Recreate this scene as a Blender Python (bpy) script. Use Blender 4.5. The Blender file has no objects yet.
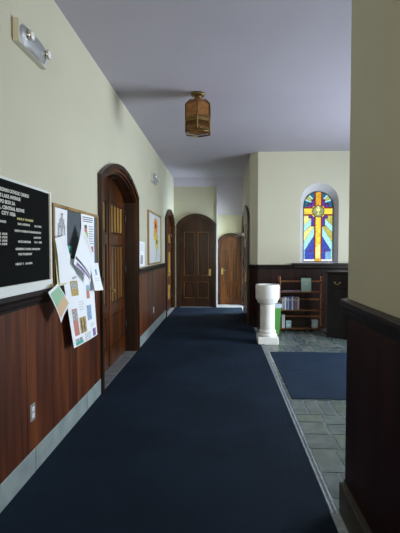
import bpy, bmesh, math, random
from mathutils import Vector, Matrix
from mathutils.geometry import tessellate_polygon
random.seed(7)
PI = math.pi
S = bpy.context.scene
C = S.collection

# ------------------------------------------------------------------ camera
cam = bpy.data.cameras.new('camera'); camo = bpy.data.objects.new('camera', cam); C.objects.link(camo)
cam.sensor_fit = 'VERTICAL'; cam.sensor_height = 36; cam.lens = 36*431/533; cam.clip_start = .05
camo.location = (0, 0, 1.55)
camo.rotation_euler = (PI/2 - math.atan(16/431), 0, math.atan(22/431))
S.camera = camo
# ------------------------------------------------------------------ world, light, exposure
S.view_settings.view_transform = 'Standard'; S.view_settings.look = 'None'
S.view_settings.gamma = 1; S.view_settings.use_curve_mapping = False
S.view_settings.exposure = .92
W = bpy.data.worlds.new('sky'); S.world = W; W.use_nodes = True
W.node_tree.nodes['Background'].inputs[0].default_value = (.75, .85, 1, 1)
W.node_tree.nodes['Background'].inputs[1].default_value = .6
def area(name, loc, rot, sx, sy, power, col, spread=PI):
    l = bpy.data.lights.new(name, 'AREA'); l.shape = 'RECTANGLE'; l.size = sx; l.size_y = sy
    l.energy = power; l.color = col; l.spread = spread
    o = bpy.data.objects.new(name, l); C.objects.link(o); o.location = loc; o.rotation_euler = rot
    return o
# daylight at the glazed entrance of the hall (faces -x) and at the side passage
area('daylight_hall', (4.62, 5.6, 1.55), (0, PI/2, 0), 2.9, 2.3, 210, (.80, .89, 1))
area('daylight_passage', (2.25, 11.3, 1.3), (0, PI/2, 0), 2.0, 1.1, 140, (.72, .84, 1))
area('rear_fill', (-.25, -3.86, 1.9), (PI/2, 0, 0), 1.3, 1.7, 72, (1, .92, .74))  # unseen warm light added behind the camera to brighten the pillar

# ------------------------------------------------------------------ materials
def new_mat(name):
    m = bpy.data.materials.new(name); m.use_nodes = True
    nt = m.node_tree; b = nt.nodes['Principled BSDF']; return m, nt, b
def N(nt, t, **kw):
    n = nt.nodes.new(t)
    for k, v in kw.items(): setattr(n, k, v)
    return n
def coords(nt, scale, obj=True):
    tc = N(nt, 'ShaderNodeTexCoord'); mp = N(nt, 'ShaderNodeMapping')
    nt.links.new(tc.outputs['Object'], mp.inputs[0]); mp.inputs['Scale'].default_value = scale
    return mp.outputs[0]
def ramp(nt, fac, stops):
    r = N(nt, 'ShaderNodeValToRGB'); nt.links.new(fac, r.inputs[0])
    e = r.color_ramp.elements
    e[0].position, e[0].color = stops[0][0], (*stops[0][1], 1)
    e[1].position, e[1].color = stops[-1][0], (*stops[-1][1], 1)
    for p, c in stops[1:-1]:
        x = e.new(p); x.color = (*c, 1)
    return r.outputs[0]
def noisy(name, c1, c2, scale=(3, 3, 3), rough=.6, detail=4, bump=0, bscale=(60, 60, 60), spec=.5, metal=0, coat=0):
    m, nt, b = new_mat(name)
    n = N(nt, 'ShaderNodeTexNoise'); n.inputs['Scale'].default_value = 1; n.inputs['Detail'].default_value = detail
    nt.links.new(coords(nt, scale), n.inputs['Vector'])
    nt.links.new(ramp(nt, n.outputs[0], [(.3, c1), (.7, c2)]), b.inputs['Base Color'])
    b.inputs['Roughness'].default_value = rough; b.inputs['Metallic'].default_value = metal
    b.inputs['Specular IOR Level'].default_value = spec; b.inputs['Coat Weight'].default_value = coat
    if bump:
        n2 = N(nt, 'ShaderNodeTexNoise'); n2.inputs['Scale'].default_value = 1; n2.inputs['Detail'].default_value = 3
        nt.links.new(coords(nt, bscale), n2.inputs['Vector'])
        bp = N(nt, 'ShaderNodeBump'); bp.inputs['Strength'].default_value = bump; bp.inputs['Distance'].default_value = .01
        nt.links.new(n2.outputs[0], bp.inputs['Height']); nt.links.new(bp.outputs[0], b.inputs['Normal'])
    return m
def plain(name, c, rough=.5, metal=0, spec=.5):
    m, nt, b = new_mat(name); b.inputs['Base Color'].default_value = (*c, 1)
    b.inputs['Roughness'].default_value = rough; b.inputs['Metallic'].default_value = metal
    b.inputs['Specular IOR Level'].default_value = spec
    return m
def wood(name, dark, mid, light, rough=.32, grain=(26, 26, 1.6), coat=.25, spec=.4):
    m, nt, b = new_mat(name)
    n = N(nt, 'ShaderNodeTexNoise'); n.inputs['Scale'].default_value = 1; n.inputs['Detail'].default_value = 6
    n.inputs['Distortion'].default_value = .6
    nt.links.new(coords(nt, grain), n.inputs['Vector'])
    n2 = N(nt, 'ShaderNodeTexNoise'); n2.inputs['Scale'].default_value = 1; n2.inputs['Detail'].default_value = 1
    nt.links.new(coords(nt, (5, 5, .5)), n2.inputs['Vector'])
    mx = N(nt, 'ShaderNodeMath', operation='MULTIPLY_ADD'); nt.links.new(n2.outputs[0], mx.inputs[0]); mx.inputs[1].default_value = .5
    ad = N(nt, 'ShaderNodeMath', operation='MULTIPLY'); nt.links.new(n.outputs[0], ad.inputs[0]); ad.inputs[1].default_value = .5
    nt.links.new(ad.outputs[0], mx.inputs[2])
    nt.links.new(ramp(nt, mx.outputs[0], [(.36, dark), (.5, mid), (.66, light)]), b.inputs['Base Color'])
    b.inputs['Roughness'].default_value = rough; b.inputs['Coat Weight'].default_value = coat
    b.inputs['Coat Roughness'].default_value = .2; b.inputs['Specular IOR Level'].default_value = spec
    bp = N(nt, 'ShaderNodeBump'); bp.inputs['Strength'].default_value = .12; bp.inputs['Distance'].default_value = .004
    nt.links.new(n.outputs[0], bp.inputs['Height']); nt.links.new(bp.outputs[0], b.inputs['Normal'])
    return m
def glow(name, c, strength, var=.25, scale=30):
    """backlit glass"""
    m, nt, b = new_mat(name)
    n = N(nt, 'ShaderNodeTexNoise'); n.inputs['Scale'].default_value = scale; n.inputs['Detail'].default_value = 3
    tc = N(nt, 'ShaderNodeTexCoord'); nt.links.new(tc.outputs['Object'], n.inputs['Vector'])
    d = tuple(x*(1-var) for x in c); l = tuple(min(1, x*(1+var)+.02) for x in c)
    col = ramp(nt, n.outputs[0], [(.35, d), (.65, l)])
    nt.links.new(col, b.inputs['Emission Color']); b.inputs['Emission Strength'].default_value = strength
    b.inputs['Base Color'].default_value = (c[0]*.15, c[1]*.15, c[2]*.15, 1); b.inputs['Roughness'].default_value = .15
    return m
M = {}
M['cream'] = noisy('cream_plaster', (.525, .51, .385), (.56, .545, .41), (1.5, 1.5, 1.5), .62, bump=.06, bscale=(25, 25, 25))
M['ceil'] = noisy('ceiling_paint', (.425, .40, .465), (.455, .43, .495), (1, 1, 1), .7, bump=.04, bscale=(20, 20, 20))
M['niche'] = noisy('niche_paint', (.52, .52, .54), (.57, .57, .59), (3, 3, 3), .6)
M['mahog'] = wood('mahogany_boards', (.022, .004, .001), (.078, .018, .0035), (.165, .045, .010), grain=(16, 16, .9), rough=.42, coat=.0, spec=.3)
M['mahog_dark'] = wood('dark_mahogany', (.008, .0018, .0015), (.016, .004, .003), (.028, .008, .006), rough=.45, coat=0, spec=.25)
M['rail'] = wood('ebonised_rail', (.008, .005, .004), (.014, .009, .007), (.024, .014, .011), rough=.4, coat=0, spec=.3)
M['door'] = wood('varnished_oak', (.018, .0045, .001), (.058, .015, .0025), (.125, .037, .007), rough=.34, coat=.12, spec=.3)
M['door_dark'] = wood('dark_oak', (.014, .005, .001), (.034, .011, .003), (.062, .022, .006), rough=.38, coat=.06, spec=.25)
M['door_glint_gold'] = wood('oak_gold_glint', (.13, .055, .008), (.30, .15, .025), (.52, .30, .06), rough=.3, coat=.3, spec=.3)  # window reflections in the door varnish, painted as gold wood
M['door_red'] = wood('red_brown_oak', (.045, .012, .002), (.14, .042, .007), (.26, .090, .018), rough=.36, coat=.1, spec=.3)
M['door_glint_mid'] = wood('oak_mid_glint', (.06, .022, .004), (.17, .066, .012), (.32, .15, .035), rough=.3, coat=.2, spec=.3)  # lighter tone painting reflections on door ribs and panel edges
M['skirt'] = noisy('worn_dark_skirting', (.030, .028, .022), (.055, .05, .04), (6, 6, 6), .6)
M['casing'] = wood('dark_casing', (.010, .004, .002), (.024, .010, .005), (.045, .018, .009), rough=.38, coat=.08, spec=.3)
M['stone'] = noisy('grey_stone', (.20, .25, .245), (.31, .37, .36), (6, 6, 6), .38, 6, .1, (40, 40, 40))
M['sill'] = noisy('worn_sill_stone', (.13, .15, .155), (.26, .29, .30), (9, 9, 9), .35, 6, .15, (40, 40, 40))
M['marble'] = noisy('pale_marble', (.34, .36, .38), (.50, .52, .55), (8, 8, 8), .3, 6)
M['mortar'] = noisy('pale_mortar', (.20, .25, .28), (.40, .47, .52), (20, 20, 20), .5)
for i, (a, b_) in enumerate([((.075, .105, .105), (.13, .17, .165)), ((.065, .09, .095), (.12, .15, .155)), ((.11, .13, .12), (.19, .21, .19)), ((.07, .105, .09), (.125, .16, .14))]):
    M['slate%d' % i] = noisy('slate_%d' % i, a, tuple(v*1.25 for v in b_), (9, 9, 9), .25, 6, .25, (18, 18, 18))
M['carpet'] = noisy('navy_carpet', (.005, .013, .027), (.011, .026, .052), (1.3, 1.3, 1.3), .95, 8, .9, (420, 420, 420), .15)
M['mat'] = noisy('blue_mat', (.012, .026, .052), (.018, .037, .070), (3, 3, 3), .95, 8, .8, (300, 300, 300), .15)
M['white'] = noisy('white_font_stone', (.74, .75, .71), (.84, .85, .82), (10, 10, 10), .45, 4, .15, (50, 50, 50))
M['black'] = plain('black_felt', (.004, .005, .005), .9, 0, .1)
M['alu'] = plain('white_enamel_frame', (.78, .82, .79), .4)
M['brassy'] = plain('dull_brass', (.42, .31, .12), .35, .8)
M['chrome'] = plain('chrome', (.75, .75, .75), .12, 1)
M['bulb'] = plain('lamp_lens', (.85, .85, .82), .1)
M['plate'] = plain('ivory_plastic', (.55, .54, .45), .4)
M['silver'] = plain('silver_paint', (.40, .41, .42), .35, .5)
M['letters'] = plain('white_letters', (.66, .66, .60), .5)
M['letters_y'] = plain('yellow_letters', (.60, .58, .22), .5)
M['bamboo'] = wood('light_wood_frame', (.20, .11, .035), (.34, .20, .07), (.46, .30, .12), rough=.4, coat=.1)
M['felt'] = noisy('slate_felt', (.09, .11, .125), (.12, .14, .155), (60, 60, 60), .9, spec=.1)
M['paper'] = plain('white_paper', (.88, .91, .94), .6, 0, .3)
M['paper_y'] = plain('pale_yellow_paper', (.66, .68, .40), .6, 0, .3)
M['p_green'] = plain('print_green', (.30, .55, .36), .6)
M['p_tan'] = plain('print_tan', (.66, .46, .28), .6)
M['p_teal'] = plain('print_teal', (.06, .42, .30), .6)
M['p_grey'] = noisy('print_grey', (.12, .13, .14), (.62, .64, .66), (60, 60, 60), .6, 2)
M['p_lite'] = noisy('print_pale', (.55, .60, .62), (.75, .78, .80), (60, 60, 60), .6, 2)
M['p_blue'] = noisy('print_blue', (.10, .22, .42), (.42, .58, .70), (50, 50, 50), .6, 2)
M['p_gold'] = noisy('print_gold', (.22, .13, .03), (.72, .55, .16), (60, 60, 60), .6, 2)
M['p_red'] = noisy('print_red', (.42, .05, .04), (.62, .20, .14), (60, 60, 60), .6, 2)
M['p_purple'] = noisy('print_purple', (.10, .05, .20), (.30, .20, .42), (60, 60, 60), .6, 2)
M['p_dark'] = plain('print_dark', (.05, .05, .09), .6)
M['p_skin'] = plain('print_rose', (.55, .22, .16), .6)
M['p_lime'] = plain('print_lime', (.36, .58, .14), .6)
M['amber'] = glow('amber_door_glint', (.60, .33, .05), .22, .6, 14)  # unused; glow imitating light reflected by the varnished door panels
M['bulbamber'] = noisy('amber_mica', (.15, .058, .011), (.32, .14, .032), (22, 22, 22), .3, 5, .3, (60, 60, 60))
M['antique'] = noisy('antique_brass', (.10, .06, .02), (.26, .16, .06), (50, 50, 50), .4, 4, metal=.8)
M['shelfw'] = wood('orange_brown_shelf', (.10, .032, .009), (.20, .070, .020), (.30, .115, .036), rough=.4, grain=(30, 30, 30))
M['cab'] = wood('blackened_oak', (.008, .006, .005), (.016, .012, .010), (.028, .020, .016), rough=.42, coat=0, spec=.25)
M['bin'] = plain('green_plastic', (.07, .32, .05), .45)
M['binlip'] = plain('pale_bin_liner', (.50, .62, .66), .5)
M['lead'] = plain('lead_came', (.015, .013, .018), .6, .3)
M['hinge'] = plain('dark_iron', (.03, .028, .025), .45, .7)
day = glow('daylight_pane', (.80, .90, 1), 2.0, .05, 2)

# ------------------------------------------------------------------ mesh helpers
class MB:
    def __init__(s): s.bm = bmesh.new(); s.mats = []
    def mi(s, m):
        if m not in s.mats: s.mats.append(m)
        return s.mats.index(m)
    def face(s, pts, m=None, smooth=False):
        f = s.bm.faces.new([s.bm.verts.new(p) for p in pts])
        if m: f.material_index = s.mi(m)
        f.smooth = smooth
        return f
    def box(s, x0, x1, y0, y1, z0, z1, m=None, bev=0):
        b = bmesh.new(); bmesh.ops.create_cube(b, size=1)
        for v in b.verts: v.co = Vector(((x0+x1)/2+v.co.x*(x1-x0), (y0+y1)/2+v.co.y*(y1-y0), (z0+z1)/2+v.co.z*(z1-z0)))
        if bev: bmesh.ops.bevel(b, geom=b.edges[:], offset=bev, segments=2, affect='EDGES', profile=.5)
        s.merge(b, m); return s
    def merge(s, b, m=None, mat=None, smooth=False):
        idx = s.mi(m) if m else 0
        if mat is not None: bmesh.ops.transform(b, matrix=mat, verts=b.verts)
        vm = {}
        for v in b.verts: vm[v] = s.bm.verts.new(v.co)
        for f in b.faces:
            try: g = s.bm.faces.new([vm[v] for v in f.verts])
            except ValueError: continue
            g.material_index = idx; g.smooth = smooth or f.smooth
        b.free()
    def prism(s, pts, w0, w1, m=None, tri=True):
        """pts (x, z); extruded along y from w0 to w1"""
        b = bmesh.new()
        A = [b.verts.new((x, w0, z)) for x, z in pts]; B = [b.verts.new((x, w1, z)) for x, z in pts]
        n = len(pts)
        if n <= 4: b.faces.new(A); b.faces.new(B[::-1])
        else:
            for t in tessellate_polygon([[Vector((x, z, 0)) for x, z in pts]]):
                b.faces.new([A[i] for i in t]); b.faces.new([B[i] for i in t[::-1]])
        for i in range(n): b.faces.new([A[i], B[i], B[(i+1) % n], A[(i+1) % n]])
        bmesh.ops.recalc_face_normals(b, faces=b.faces)
        s.merge(b, m); return s
    def lathe(s, prof, seg=32, m=None, loc=(0, 0, 0), smooth=True, ax='Z', phase=0):
        b = bmesh.new(); rings = []
        for r, z in prof:
            rings.append([b.verts.new((r*math.cos(2*PI*k/seg+phase), r*math.sin(2*PI*k/seg+phase), z)) for k in range(seg)])
        for a, c in zip(rings, rings[1:]):
            for k in range(seg):
                f = b.faces.new([a[k], a[(k+1) % seg], c[(k+1) % seg], c[k]]); f.smooth = smooth
        b.faces.new(rings[0][::-1]); b.faces.new(rings[-1])
        bmesh.ops.recalc_face_normals(b, faces=b.faces)
        mat = Matrix.Translation(loc)
        if ax == 'X': mat = mat @ Matrix.Rotation(PI/2, 4, 'Y')
        if ax == 'Y': mat = mat @ Matrix.Rotation(PI/2, 4, 'X')
        s.merge(b, m, mat); return s
    def tube(s, pts, r, m=None, seg=8):
        pts = [Vector(p) for p in pts]; b = bmesh.new(); rings = []
        for i, p in enumerate(pts):
            d = (pts[min(i+1, len(pts)-1)]-pts[max(i-1, 0)]).normalized()
            u = d.orthogonal().normalized() if not rings else (pu - d*pu.dot(d)).normalized()
            pu = u; v = d.cross(u)
            rings.append([b.verts.new(p+u*r*math.cos(2*PI*k/seg)+v*r*math.sin(2*PI*k/seg)) for k in range(seg)])
        for a, c in zip(rings, rings[1:]):
            for k in range(seg):
                f = b.faces.new([a[k], a[(k+1) % seg], c[(k+1) % seg], c[k]]); f.smooth = True
        b.faces.new(rings[0][::-1]); b.faces.new(rings[-1])
        s.merge(b, m); return s
    def build(s, name, m=None, parent=None, loc=None, rz=None):
        me = bpy.data.meshes.new(name)
        bmesh.ops.recalc_face_normals(s.bm, faces=s.bm.faces) if False else None
        s.bm.to_mesh(me); s.bm.free()
        if s.mats:
            for x in s.mats: me.materials.append(x)
        elif m: me.materials.append(m)
        o = bpy.data.objects.new(name, me); C.objects.link(o)
        if parent: o.parent = parent
        if loc is not None: o.location = loc
        if rz is not None: o.rotation_euler = (0, 0, rz)
        return o
def box(*a, **k): return MB().box(*a, **k)
def tag(o, label, cat, group=None):
    o['label'] = label; o['category'] = cat
    if group: o['group'] = group
    return o
def struct(o, label=None, cat=None):
    o['kind'] = 'structure'
    if label: o['label'] = label
    if cat: o['category'] = cat
    return o
def empty(name, loc=(0, 0, 0), rz=0):
    o = bpy.data.objects.new(name, None); C.objects.link(o); o.location = loc; o.rotation_euler = (0, 0, rz); o.empty_display_size = .1
    return o
def arc(a, r, spring, n=24, cx=0):
    """segmental arch, left to right"""
    R = (a*a+r*r)/(2*r)
    return [(cx+u, spring+math.sqrt(max(0, R*R-u*u))-(R-r)) for u in [-a+2*a*i/n for i in range(n+1)]]
def arc_z(u, a, r, spring):
    R = (a*a+r*r)/(2*r); return spring+math.sqrt(max(0, R*R-u*u))-(R-r)
def text_mesh(body, size, m, parent, loc, align='LEFT', name='lettering', width=1.0):
    cu = bpy.data.curves.new('t', 'FONT'); cu.body = body; cu.size = size; cu.align_x = align; cu.extrude = .0006; cu.offset = size*.03
    t = bpy.data.objects.new('t', cu); C.objects.link(t)
    dg = bpy.context.evaluated_depsgraph_get(); me = bpy.data.meshes.new_from_object(t.evaluated_get(dg))
    bpy.data.objects.remove(t); bpy.data.curves.remove(cu)
    me.materials.clear(); me.materials.append(m); me.name = name
    # local xy text -> x, z of a board whose front faces -y
    me.transform(Matrix.Rotation(PI/2, 4, 'X') @ Matrix.Scale(width, 4, (1, 0, 0)))
    o = bpy.data.objects.new(name, me); C.objects.link(o); o.parent = parent; o.location = loc
    return o

# ------------------------------------------------------------------ THE SETTING
CE = 3.505; LX = -1.316; RX = .57; EY = 12.25; WY = 8.70; PX = .738; PY = 2.56; HX = 4.5
MAIN = dict(y0=4.52, y1=6.60, spring=2.36, peak=2.63)
SIDE = dict(y0=9.90, y1=11.62, spring=2.30, peak=2.57)
def notch(y0, y1, spring, peak, inset):
    a = (y1-y0)/2-inset; r = (peak-spring)
    c = (y0+y1)/2
    return [(c-a, 0)]+arc(a, r, spring-inset, cx=c)+[(c+a, 0)]
# slate floor: mortar bed and a field of irregular slate slabs
fl = MB()
fl.box(-1.7, HX+.2, -4.2, EY+.3, -.15, -.004, M['mortar'])
def slabs(x0, x1, y0, y1):
    w, h = x1-x0, y1-y0
    if (w > .36 or h > .50) or (w*h > .08 and random.random() < .6):
        if w/h > random.uniform(.5, 1.1):
            t = x0+w*random.uniform(.33, .67); slabs(x0, t, y0, y1); slabs(t, x1, y0, y1)
        else:
            t = y0+h*random.uniform(.36, .64); slabs(x0, x1, y0, t); slabs(x0, x1, t, y1)
        return
    g = random.uniform(.005, .010); z = random.uniform(0, .0015)
    fl.face([(x0+g, y0+g, z), (x1-g, y0+g, z), (x1-g, y1-g, z), (x0+g, y1-g, z)], M['slate%d' % random.randrange(4)])
gx = .69
while gx < HX:
    gy = PY-.3
    while gy < WY:
        slabs(gx, min(gx+.95, HX), gy, min(gy+1.1, WY)); gy += 1.1
    gx += .95
struct(fl.build('floor'))
# ceiling, and the steep soffit in front of the end wall
struct(box(-1.7, HX+.2, -4.2, 11.6, CE, CE+.15).build('ceiling', M['ceil']))
sl = MB(); b = bmesh.new()
pr = [(11.6, CE), (12.45, CE-.95*.85/.65), (12.45, CE+.15), (11.6, CE+.15)]
A = [b.verts.new((-1.7, y, z)) for y, z in pr]; B = [b.verts.new((RX+.3, y, z)) for y, z in pr]
b.faces.new(A); b.faces.new(B[::-1])
for i in range(4): b.faces.new([A[i], B[i], B[(i+1) % 4], A[(i+1) % 4]])
bmesh.ops.recalc_face_normals(b, faces=b.faces); sl.merge(b)
struct(sl.build('ceiling_soffit', M['ceil'])).name = 'ceiling_2'
# left wall with two arched doorways; local x = world y, front (-y local) faces +x
out = [(-4.2, 0)] + notch(inset=.085, **MAIN) + notch(inset=.10, **SIDE) + [(11.83, 0), (11.83, CE), (-4.2, CE)]
struct(MB().prism(out, 0, .30).build('wall_left', M['cream'], loc=(LX, 0, 0), rz=PI/2))
# end wall with the tall arched door
def arch_wall(name, x0, x1, top, cx, a, spring, peak, y, th, m=M['cream']):
    p = [(x0, 0), (cx-a, 0)]+arc(a, peak-spring, spring, cx=cx)+[(cx+a, 0), (x1, 0), (x1, top), (x0, top)]
    return struct(MB().prism(p, 0, th).build(name, m, loc=(0, y, 0)))
arch_wall('wall_end', LX, -.137, 3.32, -.703, .47, 2.20, 2.48, 11.75, .08)
struct(box(-.20, -.137, 11.83, EY, 0, 3.3).build('wall_return', M['cream']))
struct(box(-.165, -.118, 11.725, 11.76, .0, 3.32, bev=.006).build('trim_1', M['niche']))
arch_wall('wall_back', -.137, RX+.02, 2.75, .25, .33, 1.77, 1.96, EY, .15)
# right corridor wall with arched opening to the side passage; local x = -world y
rw = MB()
p = [(8.84, 0), (10.62, 0)]+arc(.70, .25, 2.28, cx=11.32)+[(12.02, 0), (12.4, 0), (12.4, CE), (8.84, CE)]
b2 = MB().prism([(-x, z) for x, z in p], 0, .20)
struct(b2.build('wall_right', M['cream'], loc=(RX, 0, 0), rz=-PI/2))
# chamfered corner piece
b = bmesh.new()
pp = [(RX, 8.86), (.712, WY-.03), (.9, WY+.18), (RX+.18, 8.95)]
A = [b.verts.new((x, y, 0)) for x, y in pp]; B = [b.verts.new((x, y, CE)) for x, y in pp]
b.faces.new(A); b.faces.new(B)
for i in range(4): b.faces.new([A[i], B[i], B[(i+1) % 4], A[(i+1) % 4]])
bmesh.ops.recalc_face_normals(b, faces=b.faces)
mb = MB(); mb.merge(b); struct(mb.build('wall_corner', M['cream']))
# window wall with an arched, splayed niche
WCX = 1.925; WA = .375; WS = 2.51; WR = .375; WZ0 = 1.285
ww = MB()
A1 = arc(WA, WR*.999, WS, 32, WCX)
ww.prism([(.712, 0), (WCX-WA, 0), (WCX-WA, CE), (.712, CE)], 0, .3)
ww.prism([(WCX+WA, 0), (HX, 0), (HX, CE), (WCX+WA, CE)], 0, .3)
ww.prism([(WCX-WA, 0), (WCX+WA, 0), (WCX+WA, WZ0), (WCX-WA, WZ0)], 0, .3)
ww.prism([(WCX-WA, CE)]+A1+[(WCX+WA, CE)], 0, .3)
struct(ww.build('wall_far', M['cream'], loc=(0, WY-.03, 0)))
GA = .29; GS = 2.44; GR = .29; GZ0 = 1.325
NB = 32
outer = [(WCX-WA, WZ0)]+arc(WA, WR*.999, WS, NB, WCX)+[(WCX+WA, WZ0)]
inner = [(WCX-GA, GZ0)]+arc(GA, GR*.999, GS, NB, WCX)+[(WCX+GA, GZ0)]
nm = MB()
for i in range(len(outer)):
    j = (i+1) % len(outer)
    nm.face([(outer[i][0], 0, outer[i][1]), (outer[j][0], 0, outer[j][1]), (inner[j][0], .13, inner[j][1]), (inner[i][0], .13, inner[i][1])])
struct(nm.build('trim_2', M['niche'], loc=(0, WY-.03, 0)))
# hall: right wall with glazed entrance, near wall, pillar wall beside the camera, rear wall
hw = MB()
hw.prism([(-9.0, 0), (-6.85, 0), (-6.85, 2.95), (-4.35, 2.95), (-4.35, 0), (-2.2, 0), (-2.2, CE), (-9.0, CE)], 0, .2)
struct(hw.build('wall_hall', M['cream'], loc=(HX, 0, 0), rz=-PI/2))
struct(box(PX+.30, HX, 2.20, 2.40, 0, CE).build('wall_near', M['cream']))
struct(box(PX, PX+.30, -4.2, PY, 0, CE).build('wall_pillar', M['cream']))
struct(box(LX, PX, -4.2, -4.0, 0, CE).build('wall_rear', M['cream']))
# side passage walls
pw = MB(); pw.box(RX+.2, 2.4, 10.15, 10.3, 0, CE); pw.box(RX+.2, 2.4, 12.4, 12.55, 0, CE); pw.box(2.4, 2.55, 10.15, 12.55, 0, CE)
pw.box(RX+.2, 2.4, 10.3, 12.4, 2.9, 3.0)
struct(pw.build('wall_passage', M['cream']))
# glazed entrance (window_2) and unseen rear window added with the rear light (window_3)
def glazed(name, w, h, nx, nz, loc, rz, m):
    f = MB(); t = .05
    f.box(-w/2, w/2, 0, .08, 0, t); f.box(-w/2, w/2, 0, .08, h-t, h); f.box(-w/2, -w/2+t, 0, .08, 0, h); f.box(w/2-t, w/2, 0, .08, 0, h)
    for i in range(1, nx): f.box(-w/2+w*i/nx-.018, -w/2+w*i/nx+.018, .01, .07, 0, h)
    for i in range(1, nz): f.box(-w/2, w/2, .015, .065, h*i/nz-.018, h*i/nz+.018)
    return struct(f.build(name, m, loc=loc, rz=rz))
glazed('window_2', 2.5, 2.95, 4, 4, (HX-.02, 5.6, 0), -PI/2, M['casing'])
glazed('window_3', 1.3, 1.7, 2, 3, (-.25, -4.0, 1.05), PI, M['casing'])

# wainscot, chair rail and stone skirting along a run; front faces -y of the local frame
runs = [0]
def run(p0, p1, side, mw, skirt=True, seams=.21, rail=True, msk=None, raild=.06, sk_out=.02):
    d = Vector((p1[0]-p0[0], p1[1]-p0[1], 0)); L = d.length; rz = math.atan2(d.y, d.x)
    w = MB(); x = 0
    while x < L-.001:
        x1 = min(L, x+seams*random.uniform(.75, 1.3))
        if L-x1 < .06: x1 = L
        w.box(x+.003, x1-.003, -.016, .006, .10, 1.2, bev=.0015); x = x1
    w.box(0, L, -.006, .006, .0, 1.2)
    runs[0] += 1; n = runs[0]
    struct(w.build('trim_%d' % (10+n), mw, loc=(p0[0], p0[1], 0), rz=rz))
    if rail:
        r = MB()
        prof = [(0, 1.17), (-.022, 1.17), (-.026, 1.19), (-.040, 1.20), (-.046, 1.225), (-raild+.006, 1.235), (-raild, 1.245), (-raild, 1.26), (-raild+.008, 1.268), (0, 1.268)]
        bb = bmesh.new()
        A = [bb.verts.new((0, y, z)) for y, z in prof]; B = [bb.verts.new((L, y, z)) for y, z in prof]
        bb.faces.new(A[::-1]); bb.faces.new(B)
        for i in range(len(prof)):
            j = (i+1) % len(prof); bb.faces.new([A[i], A[j], B[j], B[i]])
        bmesh.ops.recalc_face_normals(bb, faces=bb.faces); r.merge(bb)
        struct(r.build('trim_%d' % (40+n), M['rail'], loc=(p0[0], p0[1], 0), rz=rz))
    if skirt:
        k = MB(); x = 0
        while x < L-.001:
            x1 = min(L, x+1.15)
            if L-x1 < .2: x1 = L
            k.box(x+.0015, x1-.0015, -sk_out, .01, 0, .175, bev=.006); x = x1
        struct(k.build('baseboard_%s' % side, msk or M['stone'], loc=(p0[0], p0[1], 0), rz=rz))
run((LX, -4), (LX, MAIN['y0']+.01), 'left', M['mahog'], seams=.42)
run((LX, MAIN['y1']-.01), (LX, SIDE['y0']+.01), 'left_far', M['mahog'], seams=.4)
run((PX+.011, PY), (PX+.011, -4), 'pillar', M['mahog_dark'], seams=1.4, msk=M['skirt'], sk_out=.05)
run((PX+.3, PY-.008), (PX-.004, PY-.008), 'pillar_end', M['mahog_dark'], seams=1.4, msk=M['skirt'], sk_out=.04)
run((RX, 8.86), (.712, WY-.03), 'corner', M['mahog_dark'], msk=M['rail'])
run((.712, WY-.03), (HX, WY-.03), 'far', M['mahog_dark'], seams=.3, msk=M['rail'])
run((HX, WY), (HX, 6.9), 'hall', M['mahog'])
run((HX, 4.3), (HX, 2.4), 'hall_near', M['mahog'])
# dark stool ledge under the stained glass window
lg = MB(); lg.box(1.38, 2.62, -.12, 0, 1.262, 1.300, bev=.006); lg.box(1.42, 2.58, -.075, 0, 1.205, 1.262, bev=.008)
struct(lg.build('trim_3', M['rail'], loc=(0, WY-.03, 0)))

# ------------------------------------------------------------------ stained glass window (window_1)
def clip(poly, arch):
    outp = poly
    n = len(arch)
    for i in range(n):
        a, b_ = arch[i], arch[(i+1) % n]
        inp = outp; outp = []
        def side(p): return (b_[0]-a[0])*(p[1]-a[1])-(b_[1]-a[1])*(p[0]-a[0])
        for k in range(len(inp)):
            p, q = inp[k], inp[(k+1) % len(inp)]; sp, sq = side(p), side(q)
            if sp >= 0: outp.append(p)
            if (sp >= 0) != (sq >= 0):
                t = sp/(sp-sq); outp.append((p[0]+(q[0]-p[0])*t, p[1]+(q[1]-p[1])*t))
        if not outp: return []
    return outp
G = {k: glow('glass_'+k, c, s*.54) for k, (c, s) in dict(
    yellow=((.95, .66, .06), 1.0), lemon=((.93, .85, .28), 1.0), gold=((.80, .42, .02), .9), blue=((.05, .09, .55), .8),
    sky=((.25, .50, .85), .9), aqua=((.42, .90, .85), .95), teal=((.02, .20, .33), .6), purple=((.14, .05, .48), .75),
    red=((.42, .03, .03), .6), olive=((.62, .58, .12), .8), white=((.92, .96, .98), 1.1), green=((.35, .42, .18), .7), wine=((.16, .01, .10), .6)).items()}
H0, H1 = GZ0, GS+GR
ARCH = [(p[0]-WCX, p[1]) for p in [(WCX+GA, GZ0)]+arc(GA, GR*.999, GS, NB, WCX)[::-1]+[(WCX-GA, GZ0)]]
gl = MB(); ld = MB()
lay = [0]
def pane(poly, m, lead=.004):
    lay[0] += 1
    c = clip(poly, ARCH)
    # orientation independent: ARCH is counter clockwise
    if len(c) < 3: return
    y = -.0004*lay[0]
    ar = sum(c[i][0]*c[(i+1) % len(c)][1]-c[(i+1) % len(c)][0]*c[i][1] for i in range(len(c)))
    if ar < 0: c = c[::-1]
    gl.face([(p[0], y, p[1]) for p in c], G[m])
    if lead:
        for i in range(len(c)):
            p, q = Vector(c[i]), Vector(c[(i+1) % len(c)])
            if (q-p).length < .004: continue
            t = (q-p).normalized(); nn = Vector((-t.y, t.x))*lead/2
            ld.face([(v.x, y-.0002, v.y) for v in (p-nn, q-nn, q+nn, p+nn)])
def mir(poly, m, m2=None, lead=.004):
    pane(poly, m, lead); pane([(-x, z) for x, z in poly][::-1], m2 or m, lead)
def u(x): return x   # metres from centre line
CZ = 2.335           # centre of the cross
pane([(-.3, H0), (.3, H0), (.3, H1+.02), (-.3, H1+.02)], 'teal', 0)
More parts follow.
